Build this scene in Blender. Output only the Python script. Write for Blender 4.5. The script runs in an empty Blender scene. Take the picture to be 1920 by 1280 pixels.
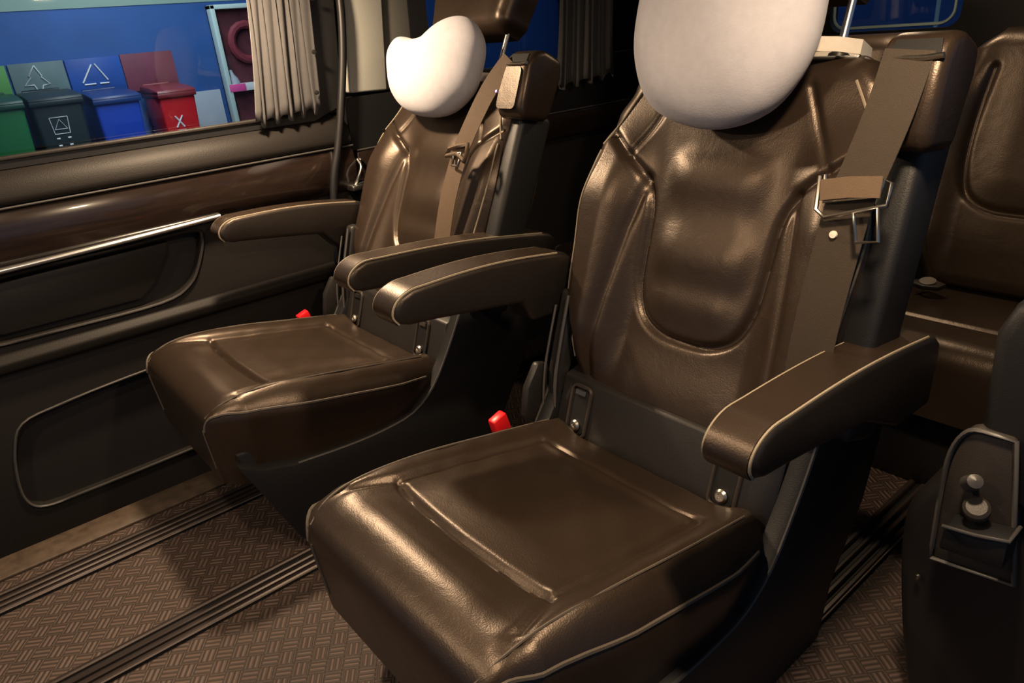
import bpy, bmesh, math, random
from mathutils import Vector, Matrix
random.seed(7)
PI = math.pi
scene = bpy.context.scene
col = scene.collection

# ------------------------------------------------------------------ camera
cam_d = bpy.data.cameras.new('camera'); cam = bpy.data.objects.new('camera', cam_d); col.objects.link(cam)
cam_d.sensor_width = 36.0; cam_d.lens = 1350 / 1920 * 36.0; cam_d.clip_start = 0.02; cam_d.clip_end = 100
RX = ((0.64195, 0.25705, -0.72237), (0.76217, -0.31672, 0.56461), (-0.08365, -0.91303, -0.39923))
M = Matrix.Identity(4)
for r in range(3):
    M[r][0] = RX[r][0]; M[r][1] = -RX[r][1]; M[r][2] = -RX[r][2]
M[0][3], M[1][3], M[2][3] = 0.0, 0.0, 1.12
cam.matrix_world = M
scene.camera = cam

# ------------------------------------------------------------------ world, exposure
w = bpy.data.worlds.new('world'); scene.world = w; w.use_nodes = True
bg = w.node_tree.nodes['Background']
bg.inputs[0].default_value = (0.38, 0.56, 0.88, 1); bg.inputs[1].default_value = 0.19
vs = scene.view_settings
vs.view_transform = 'Standard'; vs.look = 'None'; vs.exposure = 0.18; vs.gamma = 1.0
vs.use_curve_mapping = False

def area(name, loc, target, size, power, color, shape='DISK', size_y=None, spread=PI):
    d = bpy.data.lights.new(name, 'AREA'); d.shape = shape; d.size = size; d.energy = power; d.color = color; d.spread = spread
    if size_y: d.size_y = size_y
    o = bpy.data.objects.new(name, d); col.objects.link(o); o.location = loc
    o.rotation_euler = (Vector(target) - Vector(loc)).to_track_quat('-Z', 'Y').to_euler()
    return o
# ceiling lamps of the van, the second and third added as fill: (x, y, watts); fixtures are built further down
LAMPS = [(-1.92, 0.70, 21.0), (-1.50, -0.60, 6.5), (-0.92, 0.05, 5.0), (-0.31, 0.74, 9.5), (-1.0, 2.1, 2.5)]
WARM = (1.0, 0.73, 0.47)
ROOF_Z = 1.46
for i, (lx, ly, p) in enumerate(LAMPS):
    area('dome_light', (lx, ly, ROOF_Z - 0.035), (lx, ly, 0), 0.10, p, WARM)
# garage strip lights over the bins
GAR = [(-7.4, 2.2, 3.0, 75.0)]
for (gx, gy, gz, p) in GAR:
    area('garage_light', (gx, gy, gz), (-9.4, gy + .3, 0.6), 0.3, p, (0.9, 0.97, 1.0), 'RECTANGLE', 3.0)

# ------------------------------------------------------------------ materials
def nodes_mat(name):
    m = bpy.data.materials.new(name); m.use_nodes = True
    nt = m.node_tree; return m, nt, nt.nodes['Principled BSDF']
def N(nt, t, **kw):
    n = nt.nodes.new(t)
    for k, v in kw.items(): setattr(n, k, v)
    return n
def plain(name, c, rough=0.5, metal=0.0, spec=0.5, noise=0.0, nscale=40.0, bump=0.0, bscale=200.0, coat=0.0, sheen=0.0):
    m, nt, p = nodes_mat(name)
    p.inputs['Base Color'].default_value = (*c, 1); p.inputs['Roughness'].default_value = rough
    p.inputs['Metallic'].default_value = metal; p.inputs['Specular IOR Level'].default_value = spec
    p.inputs['Coat Weight'].default_value = coat; p.inputs['Coat Roughness'].default_value = 0.06
    p.inputs['Sheen Weight'].default_value = sheen
    tc = N(nt, 'ShaderNodeTexCoord')
    if noise:
        n = N(nt, 'ShaderNodeTexNoise'); n.inputs['Scale'].default_value = nscale; n.inputs['Detail'].default_value = 4
        nt.links.new(tc.outputs['Object'], n.inputs['Vector'])
        r = N(nt, 'ShaderNodeValToRGB')
        r.color_ramp.elements[0].position = 0.3; r.color_ramp.elements[1].position = 0.7
        r.color_ramp.elements[0].color = (*[x * (1 - noise) for x in c], 1); r.color_ramp.elements[1].color = (*[min(1, x * (1 + noise)) for x in c], 1)
        nt.links.new(n.outputs['Fac'], r.inputs['Fac']); nt.links.new(r.outputs['Color'], p.inputs['Base Color'])
    if bump:
        n2 = N(nt, 'ShaderNodeTexNoise'); n2.inputs['Scale'].default_value = bscale; n2.inputs['Detail'].default_value = 3
        nt.links.new(tc.outputs['Object'], n2.inputs['Vector'])
        b = N(nt, 'ShaderNodeBump'); b.inputs['Strength'].default_value = bump; b.inputs['Distance'].default_value = 0.002
        nt.links.new(n2.outputs['Fac'], b.inputs['Height']); nt.links.new(b.outputs['Normal'], p.inputs['Normal'])
    return m
def leather(name, c, rough=0.4):
    m, nt, p = nodes_mat(name)
    p.inputs['Specular IOR Level'].default_value = 0.75
    tc = N(nt, 'ShaderNodeTexCoord')
    n = N(nt, 'ShaderNodeTexNoise'); n.inputs['Scale'].default_value = 9; n.inputs['Detail'].default_value = 3
    nt.links.new(tc.outputs['Object'], n.inputs['Vector'])
    r = N(nt, 'ShaderNodeMapRange'); r.inputs[3].default_value = rough - 0.05; r.inputs[4].default_value = rough + 0.08
    nt.links.new(n.outputs['Fac'], r.inputs[0]); nt.links.new(r.outputs[0], p.inputs['Roughness'])
    p.inputs['Base Color'].default_value = (*c, 1); p.inputs['Specular Tint'].default_value = (1.0, 0.81, 0.67, 1)
    v = N(nt, 'ShaderNodeTexVoronoi'); v.inputs['Scale'].default_value = 420
    nt.links.new(tc.outputs['Object'], v.inputs['Vector'])
    wv = N(nt, 'ShaderNodeTexNoise'); wv.inputs['Scale'].default_value = 14; wv.inputs['Detail'].default_value = 4; wv.inputs['Distortion'].default_value = 1.2
    nt.links.new(tc.outputs['Object'], wv.inputs['Vector'])
    b1 = N(nt, 'ShaderNodeBump'); b1.inputs['Strength'].default_value = 0.14; b1.inputs['Distance'].default_value = 0.001
    nt.links.new(v.outputs['Distance'], b1.inputs['Height'])
    b2 = N(nt, 'ShaderNodeBump'); b2.inputs['Strength'].default_value = 0.05; b2.inputs['Distance'].default_value = 0.02
    nt.links.new(wv.outputs['Fac'], b2.inputs['Height']); nt.links.new(b1.outputs['Normal'], b2.inputs['Normal'])
    nt.links.new(b2.outputs['Normal'], p.inputs['Normal'])
    return m
def glow(name, c, s):
    m, nt, p = nodes_mat(name)
    p.inputs['Emission Color'].default_value = (*c, 1); p.inputs['Emission Strength'].default_value = s
    p.inputs['Base Color'].default_value = (.8, .8, .8, 1)
    return m
def glass(name, tint=(0.92, 0.95, 0.97)):
    m = bpy.data.materials.new(name); m.use_nodes = True; nt = m.node_tree
    for n in list(nt.nodes): nt.nodes.remove(n)
    out = N(nt, 'ShaderNodeOutputMaterial'); mx = N(nt, 'ShaderNodeMixShader'); fr = N(nt, 'ShaderNodeFresnel'); fr.inputs[0].default_value = 1.45
    tr = N(nt, 'ShaderNodeBsdfTransparent'); tr.inputs[0].default_value = (*tint, 1)
    gl = N(nt, 'ShaderNodeBsdfGlossy'); gl.inputs['Roughness'].default_value = 0.02
    nt.links.new(fr.outputs[0], mx.inputs[0]); nt.links.new(tr.outputs[0], mx.inputs[1]); nt.links.new(gl.outputs[0], mx.inputs[2]); nt.links.new(mx.outputs[0], out.inputs[0])
    return m
def carpet():
    # embossed basket weave: little groups of strokes, every other group turned by 90 degrees
    m, nt, p = nodes_mat('floor_vinyl')
    L = nt.links.new
    def math_(op, a, b=None, c=None):
        n = N(nt, 'ShaderNodeMath', operation=op)
        for i, v in enumerate((a, b, c)):
            if v is None: continue
            if isinstance(v, (int, float)): n.inputs[i].default_value = v
            else: L(v, n.inputs[i])
        return n.outputs[0]
    tc = N(nt, 'ShaderNodeTexCoord'); mp = N(nt, 'ShaderNodeMapping'); mp.inputs['Rotation'].default_value = (0, 0, math.radians(35)); mp.inputs['Scale'].default_value = (30, 30, 30)
    L(tc.outputs['Object'], mp.inputs['Vector'])
    sx = N(nt, 'ShaderNodeSeparateXYZ'); L(mp.outputs['Vector'], sx.inputs[0])
    X, Y = sx.outputs[0], sx.outputs[1]
    fx, fy = math_('FLOOR', X), math_('FLOOR', Y)
    par = math_('FLOORED_MODULO', math_('ADD', fx, fy), 2.0)
    def stroke(a, bb):   # three bars across a, with short ends in b
        s = math_('SINE', math_('MULTIPLY', math_('ADD', a, 0.083), 6 * PI))
        return s
    h1, h2 = stroke(X, Y), stroke(Y, X)
    mixv = math_('ADD', math_('MULTIPLY', h1, par), math_('MULTIPLY', h2, math_('SUBTRACT', 1.0, par)))
    ux, uy = math_('FRACT', X), math_('FRACT', Y)
    # gap between the groups
    ex = math_('MINIMUM', ux, math_('SUBTRACT', 1.0, ux)); ey = math_('MINIMUM', uy, math_('SUBTRACT', 1.0, uy))
    gap = math_('SMOOTH_MIN', math_('MULTIPLY', math_('MINIMUM', ex, ey), 12.0), 1.0, 0.3)
    hgt = math_('MULTIPLY', math_('ADD', math_('MULTIPLY', mixv, 0.5), 0.5), gap)
    nz = N(nt, 'ShaderNodeTexNoise'); nz.inputs['Scale'].default_value = 5; nz.inputs['Detail'].default_value = 4
    L(tc.outputs['Object'], nz.inputs['Vector'])
    rp = N(nt, 'ShaderNodeValToRGB'); rp.color_ramp.elements[0].color = (0.030, 0.022, 0.018, 1); rp.color_ramp.elements[1].color = (0.135, 0.092, 0.076, 1)
    rp.color_ramp.elements[0].position = 0.05; rp.color_ramp.elements[1].position = 0.95
    L(math_('ADD', math_('MULTIPLY', hgt, 0.75), math_('MULTIPLY', nz.outputs['Fac'], 0.25)), rp.inputs['Fac'])
    L(rp.outputs['Color'], p.inputs['Base Color'])
    p.inputs['Roughness'].default_value = 0.55; p.inputs['Specular IOR Level'].default_value = 0.35
    b = N(nt, 'ShaderNodeBump'); b.inputs['Strength'].default_value = 0.5; b.inputs['Distance'].default_value = 0.004
    L(hgt, b.inputs['Height']); L(b.outputs['Normal'], p.inputs['Normal'])
    return m
def wood(name):
    m, nt, p = nodes_mat(name)
    tc = N(nt, 'ShaderNodeTexCoord'); mp = N(nt, 'ShaderNodeMapping'); mp.inputs['Scale'].default_value = (4, 1.2, 14)
    nt.links.new(tc.outputs['Object'], mp.inputs['Vector'])
    wv = N(nt, 'ShaderNodeTexNoise'); wv.inputs['Scale'].default_value = 3; wv.inputs['Detail'].default_value = 6; wv.inputs['Distortion'].default_value = 2
    nt.links.new(mp.outputs['Vector'], wv.inputs['Vector'])
    r = N(nt, 'ShaderNodeValToRGB'); r.color_ramp.elements[0].color = (0.006, 0.005, 0.005, 1); r.color_ramp.elements[1].color = (0.028, 0.016, 0.012, 1)
    nt.links.new(wv.outputs['Fac'], r.inputs['Fac']); nt.links.new(r.outputs['Color'], p.inputs['Base Color'])
    p.inputs['Roughness'].default_value = 0.2; p.inputs['Coat Weight'].default_value = 0.6; p.inputs['Coat Roughness'].default_value = 0.05
    return m
def cloth(name, c, scale=500, bump=0.25, rough=0.9):
    return plain(name, c, rough, noise=0.04, nscale=60, bump=bump, bscale=scale, spec=0.2, sheen=0.15)

MT = {
 'leather': leather('black_leather', (0.023, 0.0152, 0.0105), 0.345),
 'leather_shaded': leather('black_leather_shaded', (0.013, 0.0115, 0.011), 0.40),  # darker copy of the leather; shade on armrest sides put into its colour
 'thread': plain('stitch_thread', (0.30, 0.25, 0.18), 0.7),
 'thread_dark': plain('stitch_thread_dark', (0.11, 0.09, 0.07), 0.6),
 'plastic': plain('black_plastic', (0.017, 0.015, 0.014), 0.42, bump=0.15, bscale=500),
 'plastic_warm': plain('dark_brown_plastic', (0.035, 0.028, 0.023), 0.5, bump=0.2, bscale=450),
 'base': plain('seat_base_plastic', (0.010, 0.010, 0.011), 0.5, bump=0.2, bscale=500),
 'edge': plain('grey_edge_plastic', (0.075, 0.07, 0.066), 0.4),
 'chrome': plain('chrome', (0.85, 0.85, 0.84), 0.28, 1.0),
 'steel': plain('brushed_steel', (0.55, 0.52, 0.47), 0.3, 1.0),
 'slot': plain('slot_black', (0.004, 0.004, 0.004), 0.6),
 'red': plain('red_plastic', (0.85, 0.012, 0.02), 0.35),
 'webbing': cloth('belt_webbing', (0.040, 0.029, 0.020), 900, 0.4, 0.55),
 'webbing_tan': cloth('belt_webbing_tan', (0.12, 0.08, 0.05), 900, 0.4, 0.55),
 'pillow': cloth('white_plush', (0.50, 0.495, 0.55), 300, 0.15),
 'strap': cloth('white_strap', (0.70, 0.64, 0.56), 600, 0.2),
 'floor': carpet(),
 'rail': plain('dark_rail_metal', (0.045, 0.033, 0.03), 0.32, 0.3),
 'rail_edge': plain('bright_rail_edge', (0.38, 0.30, 0.24), 0.3, 0.6),
 'sill': plain('brown_sill', (0.085, 0.06, 0.042), 0.45, noise=0.3),
 'door': plain('door_plastic', (0.018, 0.016, 0.015), 0.5, spec=0.3, bump=0.25, bscale=350),
 'door_in': plain('door_recess_plastic', (0.012, 0.010, 0.010), 0.6, bump=0.2, bscale=350),
 'ledge': plain('door_ledge', (0.013, 0.011, 0.010), 0.55, spec=0.25, bump=0.25, bscale=300),
 'wood': wood('dark_gloss_wood'),
 'rubber': plain('rubber_black', (0.010, 0.010, 0.011), 0.45),
 'beige': plain('beige_pillar_cover', (0.47, 0.48, 0.44), 0.6, bump=0.1, bscale=300),
 'greycover': plain('grey_pillar_cover', (0.16, 0.16, 0.145), 0.7, bump=0.1, bscale=300),
 'curtain': cloth('grey_curtain', (0.070, 0.068, 0.070), 700, 0.3),
 'headliner': plain('headliner', (0.45, 0.42, 0.37), 0.9),
 'lens': glow('lamp_lens', (1.0, 0.78, 0.5), 12.0),
 'tube': glow('tube_glow', (0.9, 0.97, 1.0), 8.0),
 'glass': glass('clear_glass'),
 'gwall': plain('blue_painted_wall', (0.018, 0.090, 0.31), 0.6, noise=0.12, nscale=2.0),
 'gband': plain('pale_wall_band', (0.24, 0.36, 0.30), 0.7),
 'gfloor': plain('garage_floor', (0.10, 0.11, 0.12), 0.5),
 'bin_green': plain('bin_green', (0.01, 0.16, 0.04), 0.45),
 'bin_dark': plain('bin_dark', (0.010, 0.022, 0.024), 0.45),
 'bin_blue': plain('bin_blue', (0.012, 0.065, 0.50), 0.4),
 'bin_red': plain('bin_red', (0.62, 0.012, 0.02), 0.4),
 'lid_green': plain('lid_green', (0.006, 0.05, 0.03), 0.45),
 'lid_blue': plain('lid_blue', (0.008, 0.035, 0.16), 0.4),
 'lid_red': plain('lid_red', (0.20, 0.02, 0.03), 0.4),
 'board_green': plain('board_green', (0.09, 0.30, 0.06), 0.6),
 'board_grey': plain('board_grey', (0.13, 0.20, 0.20), 0.6, noise=0.2, nscale=3),
 'board_blue': plain('board_blue', (0.012, 0.08, 0.38), 0.5, noise=0.3, nscale=2),
 'board_maroon': plain('board_maroon', (0.19, 0.035, 0.065), 0.6, noise=0.2, nscale=3),
 'white': plain('white_paint', (0.75, 0.80, 0.80), 0.5),
 'pale': plain('pale_panel', (0.42, 0.48, 0.55), 0.6),
 'cab_frame': plain('cabinet_frame', (0.55, 0.72, 0.68), 0.4),
 'cab_in': plain('cabinet_inside', (0.10, 0.02, 0.03), 0.6, noise=0.4, nscale=6),
 'pink': plain('pink_bar', (0.85, 0.10, 0.38), 0.5),
 'hose': plain('hose_red', (0.22, 0.03, 0.045), 0.6),
 'purple': glow('purple_led', (0.6, 0.2, 0.9), 3.0),
}

# ------------------------------------------------------------------ mesh helpers (world coordinates; the root's origin is taken off)
def V(*a): return Vector(a)
ORG = {}
def root(name, loc, label=None, cat=None, group=None, kind=None):
    o = bpy.data.objects.new(name, None); col.objects.link(o); o.location = loc; o.empty_display_size = 0.05
    ORG[o] = Vector(loc); tag(o, label, cat, group, kind); return o
def tag(o, label=None, cat=None, group=None, kind=None):
    if label: o['label'] = label
    if cat: o['category'] = cat
    if group: o['group'] = group
    if kind: o['kind'] = kind
    return o
def mesh(name, verts, faces, mat, parent=None, smooth=True, sharp=35, origin=None):
    if parent is not None: org = ORG[parent]
    else: org = Vector(origin) if origin else Vector((0, 0, 0))
    me = bpy.data.meshes.new(name)
    me.from_pydata([tuple(Vector(v) - org) for v in verts], [], faces)
    bm = bmesh.new(); bm.from_mesh(me)
    bmesh.ops.remove_doubles(bm, verts=bm.verts, dist=1e-6)
    bmesh.ops.recalc_face_normals(bm, faces=bm.faces)
    bm.to_mesh(me); bm.free()
    return finish(name, me, mat, parent, smooth, sharp, org)
def finish(name, me, mat, parent, smooth=True, sharp=35, org=Vector((0, 0, 0))):
    me.materials.append(MT[mat] if isinstance(mat, str) else mat)
    if smooth:
        me.shade_smooth()
        try: me.set_sharp_from_angle(angle=math.radians(sharp))
        except Exception: pass
    o = bpy.data.objects.new(name, me); col.objects.link(o)
    if parent is not None: o.parent = parent
    else: o.location = org
    ORG[o] = org
    return o
def join(parts):
    vs_, fs = [], []
    for v, f in parts:
        k = len(vs_); vs_ += list(v); fs += [tuple(i + k for i in q) for q in f]
    return vs_, fs
def box_vf(a, b):
    (x0, y0, z0), (x1, y1, z1) = a, b
    v = [(x, y, z) for x in (x0, x1) for y in (y0, y1) for z in (z0, z1)]
    return v, [(0, 1, 3, 2), (4, 6, 7, 5), (0, 4, 5, 1), (2, 3, 7, 6), (0, 2, 6, 4), (1, 5, 7, 3)]
def bevelled(name, verts, faces, mat, parent, r=0.01, seg=3, ang=30, smooth=True, origin=None):
    org = ORG[parent] if parent is not None else (Vector(origin) if origin else Vector((0, 0, 0)))
    me = bpy.data.meshes.new(name); me.from_pydata([tuple(Vector(v) - org) for v in verts], [], faces)
    bm = bmesh.new(); bm.from_mesh(me); bmesh.ops.recalc_face_normals(bm, faces=bm.faces)
    ed = [e for e in bm.edges if len(e.link_faces) == 2 and e.calc_face_angle() > math.radians(ang)]
    if r > 0: bmesh.ops.bevel(bm, geom=ed, offset=r, segments=seg, profile=0.5, affect='EDGES', clamp_overlap=True)
    bm.to_mesh(me); bm.free()
    return finish(name, me, mat, parent, smooth, 40, org)
def box(name, a, b, mat, parent=None, r=0.004, seg=2, origin=None):
    v, f = box_vf(a, b); return bevelled(name, v, f, mat, parent, r, seg, origin=origin)
def prism_vf(poly, axis, a, b):
    """poly: 2-D points of the two other axes in xyz order, extruded along axis from a to b"""
    def p3(q, t): return (t, q[0], q[1]) if axis == 'x' else ((q[0], t, q[1]) if axis == 'y' else (q[0], q[1], t))
    n = len(poly)
    v = [p3(q, a) for q in poly] + [p3(q, b) for q in poly]
    f = [tuple(range(n)), tuple(range(2 * n - 1, n - 1, -1))] + [(i, (i + 1) % n, n + (i + 1) % n, n + i) for i in range(n)]
    return v, f
def prism(name, poly, axis, a, b, mat, parent=None, r=0.008, seg=3, origin=None, ang=30):
    v, f = prism_vf(poly, axis, a, b); return bevelled(name, v, f, mat, parent, r, seg, ang, origin=origin)
def smooth_path(pts, n=8, closed=False):
    pts = [Vector(p) for p in pts]; m = len(pts); out = []
    rng = range(m) if closed else range(m - 1)
    for i in rng:
        if closed: p0, p1, p2, p3 = pts[(i - 1) % m], pts[i], pts[(i + 1) % m], pts[(i + 2) % m]
        else: p0, p1, p2, p3 = pts[max(i - 1, 0)], pts[i], pts[i + 1], pts[min(i + 2, m - 1)]
        for k in range(n):
            t = k / n
            out.append(0.5 * ((2 * p1) + (p2 - p0) * t + (2 * p0 - 5 * p1 + 4 * p2 - p3) * t * t + (3 * p1 - p0 - 3 * p2 + p3) * t ** 3))
    if not closed: out.append(pts[-1])
    return out
def tube_vf(path, r, ns=6, closed=False, r2=None):
    path = [Vector(p) for p in path]; n = len(path); v, f = [], []
    up = Vector((0.13, 0.21, 0.97)); prev = None
    for i, p in enumerate(path):
        if closed: t = path[(i + 1) % n] - path[i - 1]
        else: t = path[min(i + 1, n - 1)] - path[max(i - 1, 0)]
        if t.length < 1e-9: t = Vector((0, 1, 0))
        t.normalize()
        if prev is None:
            s = t.cross(up)
            if s.length < 1e-3: s = t.cross(Vector((1, 0, 0)))
        else: s = prev - t * prev.dot(t)
        s.normalize(); prev = s; q = t.cross(s)
        for k in range(ns):
            a = 2 * PI * k / ns; v.append(p + s * (r * math.cos(a)) + q * ((r2 or r) * math.sin(a)))
    for i in range(n if closed else n - 1):
        for k in range(ns):
            j = (i + 1) % n; f.append((i * ns + k, i * ns + (k + 1) % ns, j * ns + (k + 1) % ns, j * ns + k))
    if not closed: f += [tuple(range(ns)), tuple(range((n - 1) * ns, n * ns))]
    return v, f
def tube(name, path, r, mat, parent, ns=6, closed=False, r2=None, origin=None):
    v, f = tube_vf(path, r, ns, closed, r2); return mesh(name, v, f, mat, parent, True, 60, origin)
def ribbon_vf(path, wvec, width, thick):
    path = [Vector(p) for p in path]; v, f = [], []; n = len(path)
    for i, p in enumerate(path):
        t = (path[min(i + 1, n - 1)] - path[max(i - 1, 0)]).normalized()
        wv = Vector(wvec(i / (n - 1))) if callable(wvec) else Vector(wvec)
        wv = (wv - t * wv.dot(t)).normalized(); nn = t.cross(wv)
        wd = width(i / (n - 1)) if callable(width) else width
        for a, b in ((-1, -1), (1, -1), (1, 1), (-1, 1)): v.append(p + wv * (a * wd / 2) + nn * (b * thick / 2))
    for i in range(n - 1):
        for k in range(4): f.append((i * 4 + k, i * 4 + (k + 1) % 4, i * 4 + 4 + (k + 1) % 4, i * 4 + 4 + k))
    f += [(0, 1, 2, 3), tuple(range(4 * n - 4, 4 * n))]
    return v, f
def ribbon(name, path, wvec, width, thick, mat, parent):
    v, f = ribbon_vf(path, wvec, width, thick); return mesh(name, v, f, mat, parent, True, 40)
def lathe_vf(prof, c, axis=(0, 0, 1), n=20):
    ax = Vector(axis).normalized(); s = ax.orthogonal().normalized(); q = ax.cross(s); c = Vector(c); v, f = [], []
    for (r, h) in prof:
        for k in range(n):
            a = 2 * PI * k / n; v.append(c + ax * h + s * (max(r, 1e-5) * math.cos(a)) + q * (max(r, 1e-5) * math.sin(a)))
    for i in range(len(prof) - 1):
        for k in range(n): f.append((i * n + k, i * n + (k + 1) % n, i * n + n + (k + 1) % n, i * n + n + k))
    f += [tuple(range(n)), tuple(range((len(prof) - 1) * n, len(prof) * n))]
    return v, f
def lathe(name, prof, c, mat, parent, axis=(0, 0, 1), n=20, origin=None):
    v, f = lathe_vf(prof, c, axis, n); return mesh(name, v, f, mat, parent, True, 40, origin)
def rrect(x0, y0, x1, y1, r, n=5):
    out = []
    for (cx, cy, a0) in ((x1 - r, y1 - r, 0), (x0 + r, y1 - r, 90), (x0 + r, y0 + r, 180), (x1 - r, y0 + r, 270)):
        for k in range(n + 1):
            a = math.radians(a0 + 90 * k / n); out.append((cx + r * math.cos(a), cy + r * math.sin(a)))
    return out
def resample(loop, n, start=None):
    """n points evenly along a closed 2-D loop, starting nearest to `start`"""
    L = [Vector((*p, 0)) for p in loop]; m = len(L)
    if start is not None:
        k = min(range(m), key=lambda i: (L[i] - Vector((*start, 0))).length); L = L[k:] + L[:k]
    seg = [(L[(i + 1) % m] - L[i]).length for i in range(m)]; tot = sum(seg); out = []
    for k in range(n):
        d = tot * k / n; i = 0
        while d > seg[i] and i < m - 1: d -= seg[i]; i += 1
        p = L[i].lerp(L[(i + 1) % m], d / max(seg[i], 1e-9)); out.append((p.x, p.y))
    return out
def plate_with_hole_vf(outer, inner, x_face, x_back, n=64):
    """yz plate at x_face with a hole whose walls run to x_back"""
    cxy = (sum(p[0] for p in inner) / len(inner), sum(p[1] for p in inner) / len(inner))
    def by_angle(loop):
        res = []
        for k in range(n):
            a = 2 * PI * k / n; d = (math.cos(a), math.sin(a)); best = None
            m = len(loop)
            for i in range(m):
                p, q = loop[i], loop[(i + 1) % m]
                ex, ey = q[0] - p[0], q[1] - p[1]; den = d[0] * ey - d[1] * ex
                if abs(den) < 1e-12: continue
                px, py = p[0] - cxy[0], p[1] - cxy[1]
                t = (px * ey - py * ex) / den; s = (px * d[1] - py * d[0]) / den
                if t > 0 and -1e-9 <= s <= 1 + 1e-9 and (best is None or t > best): best = t
            res.append((cxy[0] + d[0] * best, cxy[1] + d[1] * best))
        return res
    O, I = by_angle(outer), by_angle(inner)
    v = [(x_face, *p) for p in O] + [(x_face, *p) for p in I] + [(x_back, *p) for p in I] + [(x_back, *p) for p in O]
    f = []
    for k in range(n):
        j = (k + 1) % n
        f += [(k, j, n + j, n + k), (n + k, n + j, 2 * n + j, 2 * n + k), (k, 3 * n + k, 3 * n + j, j)]
    return v, f
def smst(a, b, x):
    t = max(0, min(1, (x - a) / (b - a))); return t * t * (3 - 2 * t)
def interp(tab, x):
    if x <= tab[0][0]: return tab[0][1]
    for (a, p), (b, q) in zip(tab, tab[1:]):
        if x <= b:
            t = (x - a) / (b - a); t = t * t * (3 - 2 * t); return p + (q - p) * t
    return tab[-1][1]
class Slab:
    """an upholstered slab: a face with relief, rolled edges and skirts.  a, b run over the face in [-1,1] and [0,1] and on over the rolls and skirts"""
    def __init__(s, O, eu, ev, en, L, W, top, rs, rf, rb, Ds, Df, Db, tap=0.0, ftap=0.0):
        s.ftap = ftap; s.O, s.eu, s.ev, s.en = Vector(O), Vector(eu), Vector(ev), Vector(en)
        s.L, s.W, s.top, s.rs, s.rf, s.rb, s.Ds, s.Df, s.Db, s.tap = L, W, top, rs, rf, rb, Ds, Df, Db, tap
    def P(s, a, b, lift=0.0):
        L, rf, rb, rs = s.L, s.rf, s.rb, s.rs; fb = 1.0
        if b < 0:
            B = -b
            if B <= 1: th = B * PI / 2; v = rf * (1 - math.sin(th)); dy = rf * (1 - math.cos(th)); fb = 1 - B
            else: v = 0; dy = rf + (B - 1) * s.Df; fb = 0
        elif b > 1:
            B = b - 1
            if B <= 1: th = B * PI / 2; v = L - rb * (1 - math.sin(th)); dy = rb * (1 - math.cos(th)); fb = 1 - B
            else: v = L; dy = rb + (B - 1) * s.Db; fb = 0
        else: v = rf + (L - rf - rb) * b; dy = 0
        w_ = s.W(v); A = abs(a); sg = 1 if a >= 0 else -1; fa = 1.0
        if A <= 1: u = a * (w_ - rs); dx = 0
        elif A <= 2: th = (A - 1) * PI / 2; u = sg * (w_ - rs + rs * math.sin(th)); dx = rs * (1 - math.cos(th)); fa = 2 - A
        else: u = sg * w_; dx = rs + (A - 2) * s.Ds; fa = 0
        d = min((dx ** 4 + dy ** 4) ** 0.25, max(rs + s.Ds, rf + s.Df, rb + s.Db))
        if s.ftap: v += s.ftap * max(0.0, d - rf * 0.45) * (1 - smst(0.0, 0.30, v))
        n = s.top(u, v) * fa * fb - d + lift
        u *= 1 - s.tap * max(0, d - rs)
        return s.O + s.eu * u + s.ev * v + s.en * n
    def ab(s, u, v):
        rf, rb = s.rf, s.rb
        if v < rf: b = -math.asin(min(1, (rf - v) / rf)) / (PI / 2)
        elif v > s.L - rb: b = 1 + math.asin(min(1, (v - s.L + rb) / rb)) / (PI / 2)
        else: b = (v - rf) / (s.L - rf - rb)
        w_ = s.W(v); e = abs(u) - (w_ - s.rs); sg = 1 if u >= 0 else -1
        a = u / (w_ - s.rs) if e <= 0 else sg * (1 + math.asin(min(1, e / s.rs)) / (PI / 2))
        return a, b
    def at(s, u, v, lift=0.0): return s.P(*s.ab(u, v), lift)
    def vf(s, na=60, nb=60, roll=7, straight=3, back=True):
        av = [-3 + i / straight for i in range(straight)] + [-2 + i / roll for i in range(roll)] + [-1 + 2 * i / na for i in range(na)]
        av += [1 + i / roll for i in range(roll)] + [2 + i / straight for i in range(straight + 1)]
        bv = [-2 + i / straight for i in range(straight)] + [-1 + i / roll for i in range(roll)] + [i / nb for i in range(nb)]
        bv += [1 + i / roll for i in range(roll)] + [2 + i / straight for i in range(straight + 1)]
        v = [s.P(a, b) for b in bv for a in av]; n = len(av); m = len(bv)
        f = [(j * n + i, j * n + i + 1, (j + 1) * n + i + 1, (j + 1) * n + i) for j in range(m - 1) for i in range(n - 1)]
        # close underneath with the rim
        rim = [i for i in range(n)] + [j * n + n - 1 for j in range(1, m)] + [(m - 1) * n + i for i in range(n - 2, -1, -1)] + [j * n for j in range(m - 2, 0, -1)]
        c = Vector((0, 0, 0))
        for i in rim: c += v[i]
        v.append(c / len(rim)); ci = len(v) - 1
        f += [(rim[k], rim[(k + 1) % len(rim)], ci) for k in range(len(rim))]
        return v, f
def segdist(p, poly):
    best = 9
    for (a, b) in zip(poly, poly[1:]):
        ax, ay = a; bx, by = b; dx, dy = bx - ax, by - ay
        t = max(0, min(1, ((p[0] - ax) * dx + (p[1] - ay) * dy) / (dx * dx + dy * dy + 1e-12)))
        d = math.hypot(p[0] - ax - t * dx, p[1] - ay - t * dy)
        if d < best: best = d
    return best
def gro(d, w_): return math.exp(-(d / w_) ** 2)

# ================================================================== THE VAN: shell
fl = mesh('floor', *box_vf((-1.985, -1.2, -0.05), (0.35, 3.05, 0.0)), 'floor', None, False); tag(fl, kind='structure')
DX = -2.2                                                  # inner plane of the sliding door
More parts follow.
